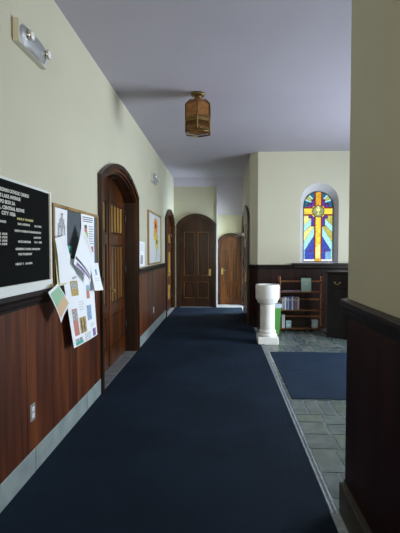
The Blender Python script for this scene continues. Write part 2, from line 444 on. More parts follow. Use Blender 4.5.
# upper rays
mir([(.10, 2.50), (.31, 2.56), (.31, 2.62), (.10, 2.52)], 'aqua'); mir([(.10, 2.52), (.31, 2.63), (.27, 2.70), (.10, 2.55)], 'olive')
mir([(.10, 2.55), (.26, 2.70), (.23, 2.74), (.10, 2.59)], 'aqua')
mir([(.20, CZ), (.30, CZ), (.30, 2.48), (.20, 2.46)], 'teal')
# lower rays
mir([(.08, CZ), (.30, CZ), (.30, 2.04), (.08, 2.20)], 'olive', 'lemon')
mir([(.10, 2.22), (.30, 2.04), (.30, 1.90), (.10, 2.10)], 'aqua')
mir([(.07, 2.12), (.30, 1.90), (.30, 1.69), (.07, 2.04)], 'olive', 'lemon')
mir([(.07, 2.05), (.30, 1.69), (.30, 1.52), (.27, 1.54), (.07, 1.85)], 'aqua')
mir([(.07, 1.86), (.27, 1.54), (.27, H0+.05), (.07, H0+.05)], 'blue', 'blue')
mir([(.255, H0+.05), (.30, H0+.05), (.30, 1.56), (.255, 1.56)], 'aqua', 'sky')
pane([(.15, H0+.05), (.255, H0+.05), (.255, 1.53), (.15, 1.53)], 'sky')
for sx in (-1, 1):
    pane([(sx*.145+.022*math.cos(PI/4*k), 1.545+.022*math.sin(PI/4*k)) for k in range(8)], 'red')
# purple stepped surround
for w, z0, z1 in ((.19, CZ-.14, CZ+.14), (.135, CZ-.30, CZ+.24), (.21, CZ-.08, CZ+.16)):
    pane([(-w, z0), (w, z0), (w, z1), (-w, z1)], 'wine')
mir([(.07, CZ-.285), (.125, CZ-.285), (.125, CZ-.09), (.07, CZ-.09)], 'purple')
mir([(.135, CZ-.125), (.185, CZ-.125), (.185, CZ-.08), (.135, CZ-.08)], 'purple')
mir([(.07, CZ+.09), (.125, CZ+.09), (.125, CZ+.21), (.07, CZ+.21)], 'purple')
mir([(.135, CZ+.08), (.20, CZ+.08), (.20, CZ+.13), (.135, CZ+.13)], 'purple')
# cross with red borders
pane([(-.3, CZ-.085), (.3, CZ-.085), (.3, CZ+.085), (-.3, CZ+.085)], 'red')
pane([(-.078, H0+.02), (.078, H0+.02), (.078, H1+.02), (-.078, H1+.02)], 'red')
mir([(.0, CZ-.058), (.3, CZ-.058), (.3, CZ+.058), (.0, CZ+.058)], 'yellow', 'yellow')
pane([(-.052, CZ), (.052, CZ), (.052, H1+.02), (-.052, H1+.02)], 'gold')
pane([(-.052, CZ-.40), (.052, CZ-.46), (.052, CZ), (-.052, CZ)], 'yellow')
pane([(-.052, CZ-.70), (.052, CZ-.64), (.052, CZ-.46), (-.052, CZ-.40)], 'yellow')
pane([(-.052, H0+.03), (.052, H0+.03), (.052, CZ-.64), (-.052, CZ-.70)], 'lemon')
mir([(.085, CZ-.115), (.125, CZ-.08), (.10, CZ-.06), (.065, CZ-.095)], 'yellow'); mir([(.085, CZ+.115), (.125, CZ+.08), (.10, CZ+.06), (.065, CZ+.095)], 'gold')
# medallion with the chalice
def circ(r, n=28, cz=CZ): return [(r*math.cos(2*PI*k/n), cz+r*math.sin(2*PI*k/n)) for k in range(n)]
pane(circ(.118), 'wine'); pane(circ(.108), 'green'); 
pane([(-.045, CZ+.055), (-.03, CZ+.0), (.03, CZ+.0), (.045, CZ+.055)], 'lemon', 0); pane([(-.01, CZ+.01), (-.01, CZ-.055), (.01, CZ-.055), (.01, CZ+.01)], 'lemon', 0)
pane([(-.035, CZ-.065), (.035, CZ-.065), (.012, CZ-.04), (-.012, CZ-.04)], 'lemon', 0); pane(circ(.022, 14, CZ+.08), 'lemon', 0)
# clear strip at the foot
pane([(-.3, H0), (.3, H0), (.3, H0+.05), (-.3, H0+.05)], 'white'); pane([(-.06, H0), (.06, H0), (.07, H0+.06), (-.07, H0+.06)], 'gold')
win = struct(gl.build('window_1', loc=(WCX, WY+.10, 0)))
ld.build('lead_came', M['lead'], win)
fr = MB(); fo = [(p[0]-WCX, p[1]) for p in inner]
for i in range(len(fo)):
    a, c = Vector(fo[i]), Vector(fo[(i+1) % len(fo)]); ctr = Vector((0, 2.05))
    ai, ci = a+(ctr-a).normalized()*.012, c+(ctr-c).normalized()*.012
    fr.face([(a.x, -.03, a.y), (c.x, -.03, c.y), (ci.x, -.03, ci.y), (ai.x, -.03, ai.y)])
    fr.face([(ai.x, -.03, ai.y), (ci.x, -.03, ci.y), (ci.x, .005, ci.y), (ai.x, .005, ai.y)])
fr.build('window_frame', M['lead'], win)

# ------------------------------------------------------------------ arched doors
def band(a0, r0, s0, a1, r1, s1, w0, w1, z0=0, n=28):
    """arched casing between outer (0) and inner (1) outline"""
    O = [(-a0, z0)]+arc(a0, r0, s0, n)+[(a0, z0)]; I = [(-a1, z0)]+arc(a1, r1, s1, n)+[(a1, z0)]
    m = MB(); b = bmesh.new()
    V = [[b.verts.new((p[0], w, p[1])) for p in P] for P in (O, I) for w in (w0, w1)]
    OF, OB, IF, IB = V
    for i in range(len(O)-1):
        for q in ((OF, IF), (OB, IB), (OF, OB), (IF, IB)):
            b.faces.new([q[0][i], q[0][i+1], q[1][i+1], q[1][i]])
    b.faces.new([OF[0], IF[0], IB[0], OB[0]]); b.faces.new([OF[-1], IF[-1], IB[-1], OB[-1]])
    bmesh.ops.recalc_face_normals(b, faces=b.faces); m.merge(b); return m
def leaf(root, x0, x1, a, r, spring, y, rows, cols, mfr, mpan, top_m=None, ribs=0, knob=None, knob_m=None, hinges=None, lever=False, m_rows=None, z0=.004):
    """one door leaf between x0 and x1 under the arch (a, r, spring); front at y"""
    st = .095
    cap = lambda x: arc_z(x, a, r, spring)
    n = 12; tops = [(x0+(x1-x0)*i/n, cap(x0+(x1-x0)*i/n)+.014) for i in range(n+1)]
    back = MB().prism([(x0, z0)]+tops+[(x1, z0)], y+.022, y+.045)
    lf = back.build('door_leaf', mfr, root)
    f = MB()
    f.box(x0, x0+st, y, y+.03, z0, min(cap(x0), cap(x0+st))-.006, bev=.004); f.box(x1-st, x1, y, y+.03, z0, min(cap(x1), cap(x1-st))-.006, bev=.004)
    # rails between the panel rows and an arched top rail
    zs = [z0]+[v for rr in rows for v in rr]
    f.box(x0+st, x1-st, y, y+.03, z0, rows[0][0])
    for (b0, t0), (b1, t1) in zip(rows, rows[1:]): f.box(x0+st, x1-st, y, y+.03, t0, b1, bev=.003)
    ti = [(x, z) for x, z in tops]
    tt = rows[-1][1]
    f.prism([(x0+.02, tt)]+[(x, max(z, tt+.01)) for x, z in ti if x0+.019 < x < x1-.019]+[(x1-.02, tt)], y+.001, y+.03)
    pw = (x1-x0-2*st-(cols-1)*.085)/cols
    for c in range(1, cols):
        xm = x0+st+c*pw+(c-1)*.085
        for b0, t0 in rows: f.box(xm, xm+.085, y, y+.03, b0, t0)
    f.build('leaf_frame', mfr, lf)
    for ri, (b0, t0) in enumerate(rows):
        mm = (m_rows[ri] if m_rows else mpan)
        for c in range(cols):
            xa = x0+st+c*(pw+.085); xb = xa+pw
            pm = MB(); e = .022
            # moulded border; lighter oak on the ribless doors paints side reflections
            for q in ((xa, xa+e, b0, t0), (xb-e, xb, b0, t0), (xa+e, xb-e, b0, b0+e), (xa+e, xb-e, t0-e, t0)):
                pm.box(q[0], q[1], y+.004, y+.024, q[2], q[3], mfr if ribs else M['door_glint_mid'], bev=.006)
            if ribs and ri >= 1:
                pm.box(xa+e, xb-e, y+.016, y+.024, b0+e, t0-e, M['casing'])
                for k in range(ribs):
                    xr = xa+e+(xb-xa-2*e)*(k+.5)/ribs; hw_ = (xb-xa-2*e)/ribs*.24
                    pm.box(xr-hw_, xr+hw_, y+.006, y+.02, b0+e+.02, t0-e-.02, mm, bev=.006)  # lighter rib colours stand for glints on the varnish
            else:
                pm.box(xa+e+.02, xb-e-.02, y+.008, y+.024, b0+e+.02, t0-e-.02, mm, bev=.009)
            pm.build('panel', None, lf)
    if knob:
        k = MB(); kx, kz = knob
        k.lathe([(.028, 0), (.028, .006), (.012, .010), (.010, .035), (.024, .042), (.027, .055), (.018, .066)], 16, None, (kx, y, kz), ax='Y')
        if lever: k.tube([(kx, y-.045, kz), (kx+.04, y-.05, kz), (kx+.10, y-.05, kz-.012)], .009)
        k.box(kx-.028, kx+.028, y-.004, y+.001, kz-.12, kz+.06)
        k.build('door_handle', knob_m or M['brassy'], lf)
    if hinges:
        for hz in hinges[1:]:
            hx = hinges[0]
            MB().lathe([(.010, 0), (.013, .005), (.013, .115), (.010, .12)], 10, None, (hx, y-.010, hz)).build('hinge', M['hinge'], lf)
    return lf
def casing(root, w, spring, peak, t, out_, m, m2, depth, rise=None):
    a = w/2; r = peak-spring
    band(a, r, spring, a-t*.55, r-.01, spring-t*.45, -out_, .0).build('casing', m, root)
    band(a-t*.5, r-.01, spring-t*.42, a-t, r-.02, spring-t*.8, -out_*.55, .01).build('inner_moulding', m2, root)
    band(a-t*.93, r-.02, spring-t*.75, a-t-.012, r-.03, spring-t*.8-.012, .005, depth+.05).build('jamb', m, root)
    return a-t-.012, r-.03, spring-t*.8-.012
# main double door in the left wall
c0 = (MAIN['y0']+MAIN['y1'])/2
d1 = struct(empty('door_1', (LX, c0, 0), PI/2), 'wide arched double door of varnished wood in the left wall beside the notice board', 'door')
a, r, s = casing(d1, MAIN['y1']-MAIN['y0'], MAIN['spring'], MAIN['peak'], .10, .045, M['casing'], M['door'], .17)
rows = [(.24, .70), (.82, 1.64), (1.76, 2.20)]
leaf(d1, -a, -.004, a, r, s, .16, rows, 1, M['door'], M['door'], ribs=4, m_rows=[M['door'], M['door_glint_mid'], M['door_glint_gold']], hinges=(-a+.01, .3, 1.2, 2.0))
leaf(d1, .004, a, a, r, s, .16, rows, 1, M['door'], M['door'], ribs=4, m_rows=[M['door'], M['door_glint_mid'], M['door_glint_gold']], knob=(.05, 1.02), hinges=(a-.01, .35, 1.2, 1.98))
box(-.02, .02, .148, .17, .02, s+r-.02, bev=.005).build('meeting_strip', M['door'], d1)
sl1 = struct(box(MAIN['y0']+.02, MAIN['y1']-.02, -.02, .22, -.003, .012, bev=.004).build('sill', M['sill'], loc=(LX, 0, 0), rz=PI/2)); sl1.name = 'trim_4'
# second double door, further along the left wall
c0 = (SIDE['y0']+SIDE['y1'])/2
d2 = struct(empty('door_2', (LX, c0, 0), PI/2), 'narrow-looking arched double door at the far end of the left wall', 'door')
a, r, s = casing(d2, SIDE['y1']-SIDE['y0'], SIDE['spring'], SIDE['peak'], .12, .045, M['casing'], M['door'], .06)
rows = [(.24, .70), (.84, 1.55), (1.70, 2.02)]
leaf(d2, -a, -.004, a, r, s, .05, rows, 1, M['door'], M['door'], ribs=4, hinges=(-a+.01, .3, 1.9))
leaf(d2, .004, a, a, r, s, .05, rows, 1, M['door'], M['door'], ribs=4, m_rows=[M['door_glint_gold'], M['door_glint_gold'], M['door_glint_gold']], knob=(.05, 1.0), hinges=(a-.01, .3, 1.9))  # gold panels paint the orange lit streak on this leaf
struct(box(SIDE['y0']+.02, SIDE['y1']-.02, -.05, .22, -.003, .014, bev=.004).build('trim_5', M['marble'], loc=(LX, 0, 0), rz=PI/2))
# tall dark door facing the camera
d3 = struct(empty('door_3', (-.703, 11.75, 0)), 'tall dark arched panelled door at the end of the corridor', 'door')
a, r, s = casing(d3, 1.09, 2.26, 2.55, .10, .04, M['casing'], M['door_dark'], .03)
leaf(d3, -a, a, a, r, s, .03, [(.24, .70), (.86, 2.06)], 2, M['door_dark'], M['door_dark'], knob=(a-.06, .98), hinges=(-a+.005, .3, 1.8))
# lower reddish door to its right
d4 = struct(empty('door_4', (.25, EY, 0)), 'lower red-brown arched door set back to the right of the tall dark one', 'door')
a, r, s = casing(d4, .78, 1.83, 2.045, .085, .035, M['casing'], M['door'], .03)
leaf(d4, -a, a, a, r, s, .03, [(.16, .56), (.68, 1.62)], 2, M['door_red'], M['door_red'], knob=(-a+.05, .99), lever=True, hinges=(a-.005, .3, 1.4))
struct(box(-.137, RX, 11.62, 12.2, -.003, .022, bev=.005).build('trim_6', M['marble']))
struct(box(RX-.045, RX+.22, 10.64, 11.62, -.003, .024, bev=.005).build('trim_7', M['marble']))
# open leaf folded back against the right wall: hinge side far, peak side near
dl = struct(empty('door_5', (RX-.004, 10.56, 0), -PI/2), 'dark arched door leaf standing open flat against the right wall', 'door')
leaf(dl, 0, 1.60, 1.60, .34, 2.27, -.046, [(.24, .74), (.90, 2.14)], 2, M['door_dark'], M['door_dark'], hinges=(.01, .3, 1.2, 2.0))
cl = MB(); cl.box(.42, .72, -.11, -.05, 1.88, 1.95, bev=.005); cl.tube([(.57, -.10, 1.935), (.50, -.25, 1.96), (.40, -.26, 1.96)], .008); cl.tube([(.60, -.10, 1.90), (.55, -.25, 1.88), (.45, -.26, 1.88)], .008)
cl.build('door_closer', M['silver'], dl)
box(.95, 1.02, -.062, -.05, 1.62, 1.80).build('notice_card', M['paper'], dl)
box(1.30, 1.34, -.075, -.05, .88, 1.08, bev=.005).build('door_handle', M['brassy'], dl)
d6 = struct(empty('door_6', (RX, 11.32, 0), -PI/2), 'lit archway in the right wall beside the far door', 'doorway')
band(.76, .26, 2.32, .66, .24, 2.24, -.03, .0).build('casing', M['casing'], d6); band(.705, .25, 2.285, .66, .24, 2.24, .0, .21).build('jamb', M['casing'], d6)

# ------------------------------------------------------------------ carpets and floor edging
cp = MB(); cp.box(LX+.012, .638, -4, 11.62, -.002, .010)
tag(cp.build('corridor_carpet', M['carpet']), 'dark navy carpet running the whole length of the corridor', 'carpet')
mt = MB(); mt.box(.735, 4.1, 4.49, 6.57, -.002, .009, bev=.003)
tag(mt.build('entrance_mat', M['mat']), 'large blue mat lying on the slate floor right of the corridor', 'mat')
ed = MB()
for ya, yb in ((PY-.04, 7.03), (7.42, WY-.1)):
    y = ya
    while y < yb-.01:
        ye = min(y+.42, yb)
        ed.box(.642, .655, y+.003, ye-.003, -.003, .012, bev=.003); ed.box(.672, .684, y+.003, ye-.003, -.003, .008, bev=.003); y = ye
struct(ed.build('trim_8', M['mortar']))

# ------------------------------------------------------------------ black letter board on the left wall
lb = empty('letter_board', (LX, 0, 0), PI/2); BY0, BY1, BZ0, BZ1 = 2.09, 3.165, 1.285, 1.975
tag(lb, 'black felt letter board with white lettering in a white frame on the left wall', 'notice board')
box(BY0, BY1, -.03, -.004, BZ0, BZ1).build('felt_panel', M['black'], lb)
f = MB()
f.box(BY0-.02, BY1+.012, -.045, -.002, BZ0-.014, BZ0+.052, M['alu'], bev=.004); f.box(BY0-.02, BY1+.012, -.036, -.002, BZ1-.006, BZ1+.010, M['alu'], bev=.003)
f.box(BY1-.010, BY1+.014, -.042, -.002, BZ0-.012, BZ1+.010, M['alu'], bev=.003); f.box(BY0-.02, BY0+.008, -.042, -.002, BZ0-.012, BZ1+.010, M['alu'], bev=.003)
f.build('board_frame', None, lb)
c = MB(); c.box(BY1-.03, BY1+.018, -.049, -.040, BZ0-.014, BZ0+.016, bev=.002); c.box(BY1+.0145, BY1+.020, -.04, -.004, BZ0, BZ1, bev=.001); c.build('brass_corner', M['brassy'], lb)
def fit_text(t, y0, y1, z, h, mm, right=True):
    # lettering set between y0 and y1
    o = text_mesh(t, h, mm, lb, (y0, -.0315, z)); w = max(v.co.x for v in o.data.vertices)
    if y1: o.data.transform(Matrix.Scale((y1-y0)/w, 4, (1, 0, 0)))
for z, h, t, y0, y1 in ((1.899, .030, 'THE ROMAN CATHOLIC CHURCH', 2.39, 2.82), (1.864, .030, 'US LAKE AVENUE', 2.42, 2.70), (1.829, .030, 'PO BOX 5A', 2.447, 2.63), (1.795, .030, 'BOAL, CENTRAL ROWE', 2.36, 2.752), (1.762, .030, 'CITY 1026', 2.462, 2.63)):
    fit_text(t, y0, y1, z, h, M['letters'])
for y0, y1, z, t, mm in ((2.652, 2.883, 1.744, 'HOLY MASSES', 'letters_y'), (2.659, 2.83, 1.712, 'SUN. ADORNS', 'letters'), (2.898, 3.012, 1.710, '10-4 PM', 'letters'),
                    (2.617, 3.011, 1.667, 'FAITH FORMATION/MINISTRY', 'letters'), (2.887, 3.001, 1.632, '6:30 PM', 'letters'), (2.661, 2.84, 1.600, 'OCCASIONS', 'letters'), (2.894, 3.017, 1.600, '7A-1 PM', 'letters'),
                    (2.626, 2.99, 1.553, 'GENERAL MUSIC MINISTRY', 'letters'), (2.658, 2.86, 1.520, 'TUE THURSDAY', 'letters'), (2.623, 2.858, 1.458, 'NEXT 1  10-4PM', 'letters'),
                    (2.24, 2.513, 1.714, 'SATURDAY MASS', 'letters'), (2.24, 2.522, 1.642, 'SUN    8:00 AM', 'letters'), (2.24, 2.522, 1.622, 'MON   9:00 AM', 'letters'), (2.24, 2.521, 1.602, 'WED   9:15 AM', 'letters'), (2.24, 2.52, 1.582, 'FRI     7:00 AM', 'letters')):
    fit_text(t, y0, y1, z, .0195, M[mm])

# ------------------------------------------------------------------ cork / felt notice board with papers
nb = empty('pin_board', (LX, 0, 0), PI/2); NY0, NY1, NZ0, NZ1 = 3.235, 4.43, 1.275, 1.915
tag(nb, 'grey pin board in a light wooden frame crowded with papers', 'notice board')
box(NY0+.02, NY1-.02, -.022, -.004, NZ0+.02, NZ1-.02).build('felt_panel', M['felt'], nb)
f = MB(); t = .028
f.box(NY0, NY0+t, -.036, -.002, NZ0, NZ1, bev=.005); f.box(NY1-t, NY1, -.036, -.002, NZ0, NZ1, bev=.005); f.box(NY0+t, NY1-t, -.036, -.002, NZ1-t, NZ1, bev=.005); f.box(NY0+t, NY1-t, -.036, -.002, NZ0, NZ0+t, bev=.005)
f.build('board_frame', M['bamboo'], nb)
def sheet(name, label, cat, q, offs, m, patches=(), curl=.012, group=None, back=None, thick=.0012):
    """q: four corners (y, z) TL, TR, BR, BL on the wall; offs: distance from the wall at each corner.
       patches: (u0, v0, u1, v1, material); v runs down"""
    P = [Vector((y_, -o, z)) for (y_, z), o in zip(q, offs)]
    nn = Vector((0, -1, 0))
    def at(u_, v_, lift=0):
        p = P[0]*(1-u_)*(1-v_)+P[1]*u_*(1-v_)+P[2]*u_*v_+P[3]*(1-u_)*v_
        return p+nn*(curl*math.sin(PI*u_)*(.4+.6*v_)+min(.006, curl*.4)*math.sin(5*v_+2*u_)+lift)
    mb = MB(); n = 10
    for i in range(n):
        for j in range(n):
            u0, u1, v0, v1 = i/n, (i+1)/n, j/n, (j+1)/n
            mb.face([at(u0, v1), at(u1, v1), at(u1, v0), at(u0, v0)], m, True)
            mb.face([at(u0, v0, -thick), at(u1, v0, -thick), at(u1, v1, -thick), at(u0, v1, -thick)], back or m, True)
    for i in range(n):
        a_, b_ = i/n, (i+1)/n
        for e in (((a_, 0), (b_, 0)), ((b_, 1), (a_, 1)), ((0, b_), (0, a_)), ((1, a_), (1, b_))):
            mb.face([at(*e[0]), at(*e[1]), at(*e[1], -thick), at(*e[0], -thick)], m)
    lv = 0
    for (u0, v0, u1, v1, pm) in patches:
        lv += 1; k = 4
        for i in range(k):
            for j in range(k):
                ua, ub, va, vb = u0+(u1-u0)*i/k, u0+(u1-u0)*(i+1)/k, v0+(v1-v0)*j/k, v0+(v1-v0)*(j+1)/k
                L = .0010+.0001*lv
                mb.face([at(ua, vb, L), at(ub, vb, L), at(ub, va, L), at(ua, va, L)], M[pm], True)
    return tag(mb.build(name, None, None, loc=(LX, 0, 0), rz=PI/2), label, cat, group)
def lines(u0, u1, v0, v1, n, m='p_grey'):
    return [(u0, v0+(v1-v0)*i/n, u1-(.1*(u1-u0) if i % 3 == 2 else 0), v0+(v1-v0)*(i+.42)/n, m) for i in range(n)]
D = .030
sheet('poster', 'white sheet with a grey drawing of a building, top left of the pin board', 'poster',
      [(3.275, 1.885), (3.535, 1.882), (3.526, 1.596), (3.27, 1.60)], (D, D, D, D), M['paper'],
      [(.18, .42, .82, .92, 'p_grey'), (.28, .28, .72, .45, 'p_grey'), (.40, .12, .60, .30, 'p_grey'), (.30, .55, .42, .8, 'p_lite'), (.58, .55, .70, .8, 'p_lite')], curl=.004)
sheet('flyer', 'small teal flyer pinned between the white sheets on the pin board', 'flyer',
      [(3.429, 1.59), (3.63, 1.588), (3.62, 1.50), (3.426, 1.502)], (D+.004,)*4, M['p_teal'], [(.1, .7, .9, .95, 'paper')], curl=.004)
sheet('poster', 'printed sheet with a figure in lime green, right side of the pin board', 'poster',
      [(3.885, 1.887), (4.285, 1.893), (4.29, 1.42), (3.90, 1.42)], (D, D, D, D), M['paper'],
      lines(.10, .9, .05, .17, 3, 'p_dark')+[(.20, .24, .40, .36, 'p_skin'), (.22, .21, .38, .27, 'p_dark'), (.16, .36, .46, .60, 'p_lime')]+lines(.52, .92, .22, .62, 8)+[(.3, .64, .9, .76, 'p_red'), (.2, .76, .6, .82, 'p_dark')], curl=.004)
sheet('leaflet', 'pale yellow sheet showing behind the tall white paper on the pin board', 'paper',
      [(3.20, 1.64), (3.379, 1.66), (3.433, 1.28), (3.22, 1.275)], (.045, .035, .060, .066), M['paper_y'], curl=.006)
sheet('letter', 'tall plain white paper hanging at the left edge of the pin board', 'paper',
      [(3.19, 1.644), (3.41, 1.675), (3.634, 1.306), (3.25, 1.293)], (.060, .050, .078, .078), M['paper'], [(.62, .92, .92, .97, 'p_grey')], curl=.012)
sheet('newsletter', 'slanted folded newsletter with a dark lower edge at the middle of the pin board', 'newsletter',
      [(3.763, 1.777), (4.008, 1.503), (3.843, 1.262), (3.484, 1.441)], (.075, .10, .125, .105), M['paper'],
      [(.02, .80, .98, .86, 'p_dark'), (.1, .90, .9, .98, 'p_purple')]+lines(.15, .85, .08, .2, 2, 'p_lite'), curl=.016)
sheet('leaflet', 'small white leaflet with a dark emblem hanging at the right edge of the pin board', 'leaflet',
      [(4.046, 1.425), (4.336, 1.425), (4.291, 1.151), (4.017, 1.17)], (.050, .050, .118, .118), M['paper'],
      [(.36, .22, .58, .44, 'p_blue'), (.2, .55, .8, .58, 'p_lite'), (.2, .62, .8, .65, 'p_lite')], curl=.010)
sheet('photo_poster', 'large white poster with small colour photographs hanging below the pin board over the panelling', 'poster',
      [(3.30, 1.50), (4.17, 1.44), (4.149, .725), (3.50, .737)], (.045, .050, .092, .092), M['paper'],
      [(0.16, 0.252, 0.38, 0.424, 'p_gold'), (0.19, 0.269, 0.35, 0.346, 'p_grey'), (0.66, 0.312, 0.78, 0.484, 'p_skin'), (0.66, 0.312, 0.78, 0.381, 'p_blue'), (0.1, 0.57, 0.26, 0.88, 'p_skin'), (0.11, 0.587, 0.24, 0.708, 'p_grey'),
       (0.62, 0.57, 0.8, 0.759, 'p_blue'), (0.3, 0.69, 0.54, 0.88, 'p_gold'), (0.34, 0.708, 0.38, 0.862, 'p_dark'), (0.44, 0.708, 0.48, 0.862, 'p_dark'), (0.72, 0.811, 0.86, 0.828, 'p_lite'), (0.72, 0.837, 0.86, 0.854, 'p_lite'),
       (0.78, 0.888, 0.92, 0.987, 'p_purple'), (0.42, 0.897, 0.68, 0.987, 'p_lite'), (0.08, 0.914, 0.32, 0.957, 'p_grey'), (0.08, 0.948, 0.34, 0.987, 'p_teal')]+lines(.34, .52, .50, .62, 4, 'p_lite'), curl=.008)
sheet('leaflet', 'tilted card printed green and tan hanging at the lower left corner of the pin board', 'leaflet',
      [(3.146, 1.304), (3.344, 1.128), (3.16, 1.008), (2.962, 1.255)], (.092, .11, .11, .10), M['paper'],
      [(.08, .06, .52, .94, 'p_green'), (.52, .06, .92, .94, 'p_tan')], curl=.008)
# white sheets and framed flower print between the two left doors
sheet('notice', 'white typed notice taped to the wall just past the arched double door', 'notice',
      [(6.80, 1.70), (7.26, 1.69), (7.26, 1.29), (6.80, 1.29)], (.006,)*4, M['paper'], lines(.15, .85, .1, .4, 5, 'p_lite')+[(.15, .55, .6, .9, 'p_grey')], curl=.004)
fp = empty('flower_print', (LX, 0, 0), PI/2)
tag(fp, 'framed print of orange and yellow flowers on the left wall', 'picture')
f = MB(); y0, y1, z0, z1, t = 7.55, 9.08, 1.29, 2.27, .03
f.box(y0, y0+t, -.035, -.002, z0, z1, bev=.004); f.box(y1-t, y1, -.035, -.002, z0, z1, bev=.004); f.box(y0+t, y1-t, -.035, -.002, z1-t, z1, bev=.004); f.box(y0+t, y1-t, -.035, -.002, z0, z0+t, bev=.004)
f.build('picture_frame', M['bamboo'], fp)
pr = MB(); pr.box(y0+.02, y1-.02, -.016, -.003, z0+.02, z1-.02, M['p_lite'])
def flower(cy, cz, rad, petal, core, sy=1.5):
    for k in range(9):
        an = 2*PI*k/9; cx_, cz_ = cy+math.cos(an)*rad*.55*sy, cz+math.sin(an)*rad*.55
        pts = []
        for q in range(10):
            b_ = 2*PI*q/10; e0, e1 = rad*.5*math.cos(b_), rad*.26*math.sin(b_)
            pts.append((cx_+(e0*math.cos(an)-e1*math.sin(an))*sy, cz_+e0*math.sin(an)+e1*math.cos(an)))
        pr.face([(p[0], -.0166-.0001*k, p[1]) for p in pts], petal)
    pr.face([(cy+rad*.3*sy*math.cos(2*PI*q/12), -.0185, cz+rad*.3*math.sin(2*PI*q/12)) for q in range(12)], core)
po = plain('print_orange', (.80, .28, .02), .6); py_ = plain('print_yellow', (.70, .60, .12), .6); pk = plain('print_flower_heart', (.06, .03, .01), .6); pst = plain('print_stem', (.30, .42, .18), .6)
flower(8.42, 2.03, .17, po, pk); flower(8.30, 1.86, .13, py_, po); flower(8.55, 1.72, .17, py_, pk)
pr.face([(8.40, -.0163, 1.34), (8.46, -.0163, 1.34), (8.60, -.0163, 1.66), (8.54, -.0163, 1.66)], pst)
pr.build('print', None, fp)
pg = MB()

# ------------------------------------------------------------------ emergency lights, outlets
def emergency(y0, y1, z0, z1, label, s_):
    t = empty('emergency_light', (LX, 0, 0), PI/2); tag(t, label, 'emergency light', 'emergency lights high on the left wall')
    box(y0, y1, -.042*s_, -.001, z0, z1, bev=.005).build('back_plate', M['plate'], t)
    m = MB(); n = 8; L = y1-y0; ym = (y0+y1)/2
    # curved front cover: wide cushion shape
    prof = [(-.041, 0), (-.052, .06), (-.064, .35), (-.070, .55), (-.067, .75), (-.056, .92), (-.041, 1)]
    b = bmesh.new(); rings = []
    for i in range(13):
        v = -1+2*i/12; k = (1-abs(v)**4*.4)
        rings.append([b.verts.new((ym+v*L*.485, p*s_*(k if j not in (0, len(prof)-1) else 1), z0+(z1-z0)*(.5+(h-.5)*(.96*k if j else .96)))) for j, (p, h) in enumerate(prof)])
    for A_, B_ in zip(rings, rings[1:]):
        for j in range(len(prof)-1): f = b.faces.new([A_[j], B_[j], B_[j+1], A_[j+1]]); f.smooth = True
    b.faces.new(rings[0]); b.faces.new(rings[-1][::-1]); bmesh.ops.recalc_face_normals(b, faces=b.faces)
    m.merge(b); m.build('cover', M['silver'], t)
    for k in (.24, .86):
        h = MB(); yy = y0+L*k; zz = z0+(z1-z0)*.55
        h.lathe([(.020, 0), (.028, .012), (.031*s_, .022), (.033*s_, .034), (.030*s_, .038)], 18, M['chrome'], (yy, -.045*s_, zz), ax='Y')
        h.lathe([(.034*s_, 0), (.024*s_, .006), (.008*s_, .009)], 18, M['bulb'], (yy, -.045*s_-.039, zz), ax='Y')
        h.build('lamp_head', None, t)
    return t
emergency(2.69, 3.13, 2.865, 3.01, 'emergency light with two round lamps nearest the camera, high on the left wall', 1.0)
emergency(7.95, 8.50, 2.83, 3.01, 'small far emergency light high above the flower print', 1.0)
def outlet(y, z, label, mat='plate', s_=1):
    t = empty('wall_outlet', (LX, y, z), PI/2); tag(t, label, 'outlet', 'outlets on the panelling')
    box(-.036*s_, .036*s_, -.023, -.012, -.058*s_, .058*s_, bev=.003).build('cover_plate', M['silver'] if mat == 'silver' else M['plate'], t)
    for dz in (-.022, .022):
        sk = MB(); sk.box(-.017, .017, -.026, -.020, dz-.014, dz+.014, M['paper'], bev=.002)
        for dx in (-.007, .005): sk.box(dx, dx+.002, -.0265, -.025, dz-.006, dz+.006, M['black'])
        sk.build('socket', None, t)
outlet(2.86, .44, 'near wall outlet with two white sockets low on the board panelling', 'silver')
outlet(8.11, .42, 'far small wall outlet low on the panelling beneath the flower print')

# ------------------------------------------------------------------ ceiling lantern
lt = empty('ceiling_lantern', (-.303, 5.44, CE)); tag(lt, 'hexagonal amber and brass lantern fixed close to the ceiling', 'ceiling light')
MB().lathe([(.085, 0), (.088, -.022), (.078, -.034), (.045, -.040), (.035, -.065), (.05, -.075), (.075, -.085)], 28).build('ceiling_rose', M['antique'], lt)
def hexring(prof, m, name, lift=0): return MB().lathe(prof, 6, None, (0, 0, 0), smooth=False, phase=-PI/2).build(name, m, lt)
hexring([(.075, -.082), (.100, -.088), (.165, -.150), (.168, -.152), (.168, -.335), (.160, -.335)], M['bulbamber'], 'lantern_shade')
hexring([(.160, -.30), (.176, -.305), (.178, -.335), (.172, -.345), (.176, -.352), (.172, -.365), (.160, -.365)], M['antique'], 'middle_band')
bs = MB(); n6 = [(.172*math.cos(PI/3*k-PI/2), .172*math.sin(PI/3*k-PI/2)) for k in range(6)]
for k in range(6):
    (xa, ya), (xb, yb) = n6[k], n6[(k+1) % 6]
    bs.tube([(xa, ya, -.152), (xa, ya, -.49)], .007, seg=6)
    bs.tube([(xa, ya, -.15), (xa*.6, ya*.6, -.088)], .006, seg=6)
    bs.tube([(xa, ya, -.49), (xb, yb, -.49)], .009, seg=6)
    for q in range(7):     # pierced lattice of the lower band
        t0 = q/7; t1 = (q+1)/7; L_ = lambda t_: (xa+(xb-xa)*t_, ya+(yb-ya)*t_)
        bs.tube([(*L_(t0), -.37), (*L_(t1), -.485)], .0035, seg=5); bs.tube([(*L_(t1), -.37), (*L_(t0), -.485)], .0035, seg=5)
bs.build('brass_lattice', M['antique'], lt)
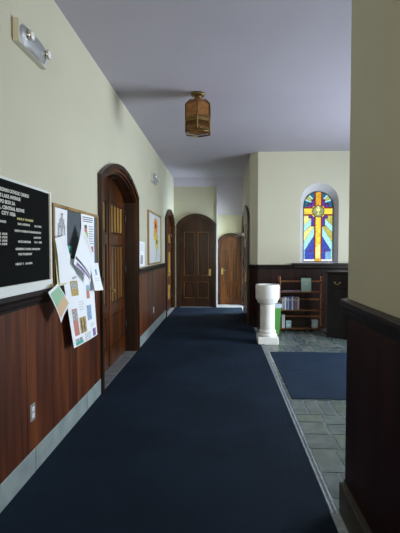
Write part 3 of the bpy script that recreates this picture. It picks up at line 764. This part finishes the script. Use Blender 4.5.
hexring([(.155, -.37), (.155, -.40), (.150, -.47), (.02, -.47)], M['bulbamber'], 'lower_glass')

# ------------------------------------------------------------------ baptismal font
fo = empty('baptismal_font', (.76, 7.22, .011)); tag(fo, 'white stone baptismal font on a round column at the carpet edge', 'font')
pl = MB(); pl.box(-.168, .168, -.168, .168, 0, .115, bev=.01); pl.box(-.06, .160, -.160, .160, -.010, .01); pl.build('plinth', M['white'], fo)
pf = [(.150, .11), (.158, .125), (.158, .150), (.140, .162), (.135, .175), (.145, .185), (.143, .205), (.125, .22)]
z = .225
while z < .63:
    pf += [(.121, z), (.124, z+.010), (.124, z+.018), (.121, z+.027)]; z += .03
pf += [(.118, .64), (.128, .655), (.14, .66)]
MB().lathe(pf, 40).build('column', M['white'], fo)
MB().lathe([(.13, .655), (.165, .675), (.168, .70), (.182, .72), (.195, .745), (.198, .76), (.199, .93), (.194, .965), (.188, .975), (.165, .975), (.155, .962), (.14, .90), (.06, .865), (.01, .86)], 40).build('basin', M['white'], fo)

# ------------------------------------------------------------------ green bin behind the font
bi = empty('waste_bin', (.955, 8.0, 0), .1); tag(bi, 'green plastic bin standing behind the white font', 'bin')
b = MB(); b.lathe([(.115, 0), (.12, .01), (.165, .54), (.165, .545), (.155, .545), (.11, .03), (.01, .03)], 4, None, smooth=False, phase=PI/4); b.build('bin_body', M['bin'], bi)
b = MB(); b.lathe([(.160, .50), (.172, .50), (.180, .555), (.175, .575), (.158, .572), (.150, .53)], 4, None, smooth=False, phase=PI/4); b.build('rim_liner', M['binlip'], bi)

# ------------------------------------------------------------------ bookshelf
bkx0, bkx1, bky0, bky1 = 1.10, 1.93, 8.28, 8.50
bs = empty('bookcase', ((bkx0+bkx1)/2, (bky0+bky1)/2, 0)); tag(bs, 'low open orange-brown wooden bookcase with three shelves under the window wall', 'bookcase')
hwid = (bkx1-bkx0)/2; hd = (bky1-bky0)/2
for sx in (-1, 1):
    s_ = MB(); x0 = sx*hwid-(.018 if sx > 0 else -.0)*1; xa, xb = (hwid-.022, hwid) if sx > 0 else (-hwid, -hwid+.022)
    for yy in (-hd, hd-.035):
        s_.box(xa, xb, yy, yy+.035, 0, 1.03, bev=.006)
        s_.lathe([(.012, 1.02), (.016, 1.035), (.012, 1.05), (.003, 1.056)], 12, None, ((xa+xb)/2, yy+.0175, 0))
    for zz in (.06, .40, .745, .93): s_.box(xa+.003, xb-.003, -hd+.03, hd-.03, zz-.02, zz+.02)
    s_.build('side_frame', M['shelfw'], bs)
for zz in (.045, .395, .745):
    sh = MB(); sh.box(-hwid+.02, hwid-.02, -hd+.005, hd-.03, zz, zz+.02, bev=.003); sh.build('shelf', M['shelfw'], bs)
for zz in (.24, .575, .925):
    MB().box(-hwid+.02, hwid-.02, hd-.028, hd-.010, zz+.008, zz+.042, bev=.003).build('back_rail', M['shelfw'], bs)
def book(x, w, h, d, z, col, label, lean=0, y=8.30, group=None, name='book'):
    t = empty(name, (x, y, z)); t.rotation_euler = (0, lean, 0); tag(t, label, 'book', group)
    pm = plain('cover_'+label[:14].replace(' ', '_'), col, .45)
    c = MB(); c.box(0, w, 0, .004, 0, h); c.box(0, .003, 0, d, 0, h); c.box(w-.003, w, 0, d, 0, h); c.box(w*.15, w*.85, -.0008, .0, h*.74, h*.82, M['letters']); c.mi(pm)
    for f in c.bm.faces:
        pass
    me = c.build('cover', None, t).data
    # first material slot is the letters, second the cover: assign by position
    for p in me.polygons:
        isl = p.center.y < -.0001 or (abs(p.center.y+.0004) < .0005 and h*.73 < p.center.z < h*.83 and p.area < w*.01)
        p.material_index = 0 if isl else 1
    MB().box(.003, w-.003, .004, d-.004, .003, h-.004).build('pages', M['paper'], t)
    return t
cols = [((.55, .58, .62), 'pale grey', .225), ((.34, .40, .62), 'slate blue', .235), ((.78, .80, .82), 'white', .24), ((.10, .14, .30), 'navy', .25), ((.38, .46, .80), 'periwinkle', .245), ((.16, .08, .10), 'dark maroon', .24),
        ((.10, .26, .70), 'blue', .255), ((.55, .68, .85), 'light blue', .245), ((.10, .09, .22), 'dark violet', .25), ((.42, .16, .16), 'dull red', .24), ((.34, .20, .26), 'plum', .235), ((.62, .58, .58), 'pinkish white', .24)]
pos = ['at the left end of', 'second from the left on', 'third from the left on', 'fourth from the left on', 'fifth from the left on', 'sixth from the left on', 'seventh from the left on', 'eighth from the left on', 'ninth from the left on', 'tenth from the left on', 'second from the right on', 'at the right end of the row on']
x = 1.150
for i, (c_, nm_, h) in enumerate(cols):
    w = .022+.008*((i*7) % 3)/2; book(x, w, h, .15, .415, c_, '%s book %s the middle shelf' % (nm_, pos[i]), group='books on the middle shelf'); x += w+.0015
x = 1.150
for i, (c_, nm_, h) in enumerate([((.66, .70, .74), 'white', .245), ((.72, .74, .76), 'tall white', .25)]):
    book(x, .028, h, .15, .065, c_, '%s book %s the bottom shelf' % (nm_, ['against the left side of', 'second from the left on'][i]), group='books on the bottom shelf'); x += .03
def pack(name, x, z, w, h, d, col, lid, label, cat):
    t = empty(name, (x, 8.32, z)); tag(t, label, cat)
    MB().box(0, w, 0, d, 0, h, bev=.004).build('body', plain(name+'_print', col, .5), t)
    MB().box(-.002, w+.002, -.002, d+.002, h*.86, h+.003, bev=.003).build('lid', plain(name+'_lid', lid, .5), t)
    MB().box(w*.2, w*.8, -.0015, .002, h*.3, h*.6).build('picture_label', M['p_lite'], t)
pack('gift_box', 1.235, .065, .10, .13, .10, (.30, .52, .60), (.55, .70, .74), 'small light blue box beside the white books on the bottom shelf', 'box')
pack('storage_box', 1.735, .065, .105, .15, .10, (.50, .55, .62), (.62, .66, .70), 'small pale box at the right end of the bottom shelf', 'box')
t = empty('display_card', (1.525, 8.36, .765)); t.rotation_euler = (-.10, 0, 0); tag(t, 'pale green booklet standing upright on the top shelf of the bookcase', 'booklet')
pgm = plain('pale_green_cover', (.36, .56, .48), .5)
MB().box(0, .19, 0, .012, 0, .255, pgm, bev=.002).build('cover', None, t)
cb = MB(); cb.lathe([(.022, 0), (.022, .001)], 20, None, (.095, -.0005, .15), ax='Y'); cb.box(.03, .16, -.001, 0, .21, .222); cb.build('cover_print', plain('pale_print', (.55, .70, .62), .5), t)
for i, (x, y_, w, lab) in enumerate([(1.16, 8.30, .20, 'thin dark leaflet stack lying flat on the left of the top shelf'), (1.37, 8.31, .13, 'thin grey pamphlets lying flat in the middle of the top shelf')]):
    t = MB()
    for k in range(4): t.box(x+.003*k, x+w+.002*(k % 2), y_+.002*k, y_+.13, .766+.005*k, .770+.005*k, [M['p_purple'], M['p_dark'], M['p_lite'], M['p_dark']][(k+i) % 4])
    tag(t.build('pamphlet_stack'), lab, 'leaflets')

# ------------------------------------------------------------------ dark cabinet right of the bookcase
cb = empty('cabinet', (2.30, 7.75, 0)); cb.rotation_euler = (0, 0, -.62); tag(cb, 'dark wooden cabinet with a brass handle standing right of the bookcase', 'cabinet')
MB().box(-.36, .36, -.22, .24, .07, 1.14, bev=.006).build('cabinet_body', M['cab'], cb)
MB().box(-.39, .39, -.25, .26, 1.14, 1.18, bev=.008).build('cabinet_top', M['cab'], cb)
MB().box(-.37, .37, -.235, .245, 0, .08, bev=.006).build('base', M['cab'], cb)
for sx in (-1, 1):
    xa, xb = (-.345, -.005) if sx < 0 else (.005, .345)
    d = MB(); d.box(xa, xb, -.238, -.22, .10, .86, bev=.003); d.box(xa+.06, xb-.06, -.246, -.236, .17, .79, bev=.006)
    dd = d.build('cabinet_door', M['cab'], cb); MB().lathe([(.006, 0), (.006, .02), (.013, .026), (.010, .036)], 12, None, (-.03 if sx < 0 else .03, -.238, .55), ax='Y').build('knob', M['brassy'], dd)
d = MB(); d.box(-.345, .345, -.238, -.22, .88, 1.12, bev=.003); dr = d.build('drawer', M['cab'], cb)
h = MB(); h.tube([(-.17+.045*math.cos(PI*k/8+PI), -.258, .99+.035*math.sin(PI*k/8+PI)) for k in range(9)], .005); h.box(-.225, -.205, -.262, -.237, .98, 1.0); h.box(-.135, -.115, -.262, -.237, .98, 1.0)
h.build('drawer_handle', M['brassy'], dr)
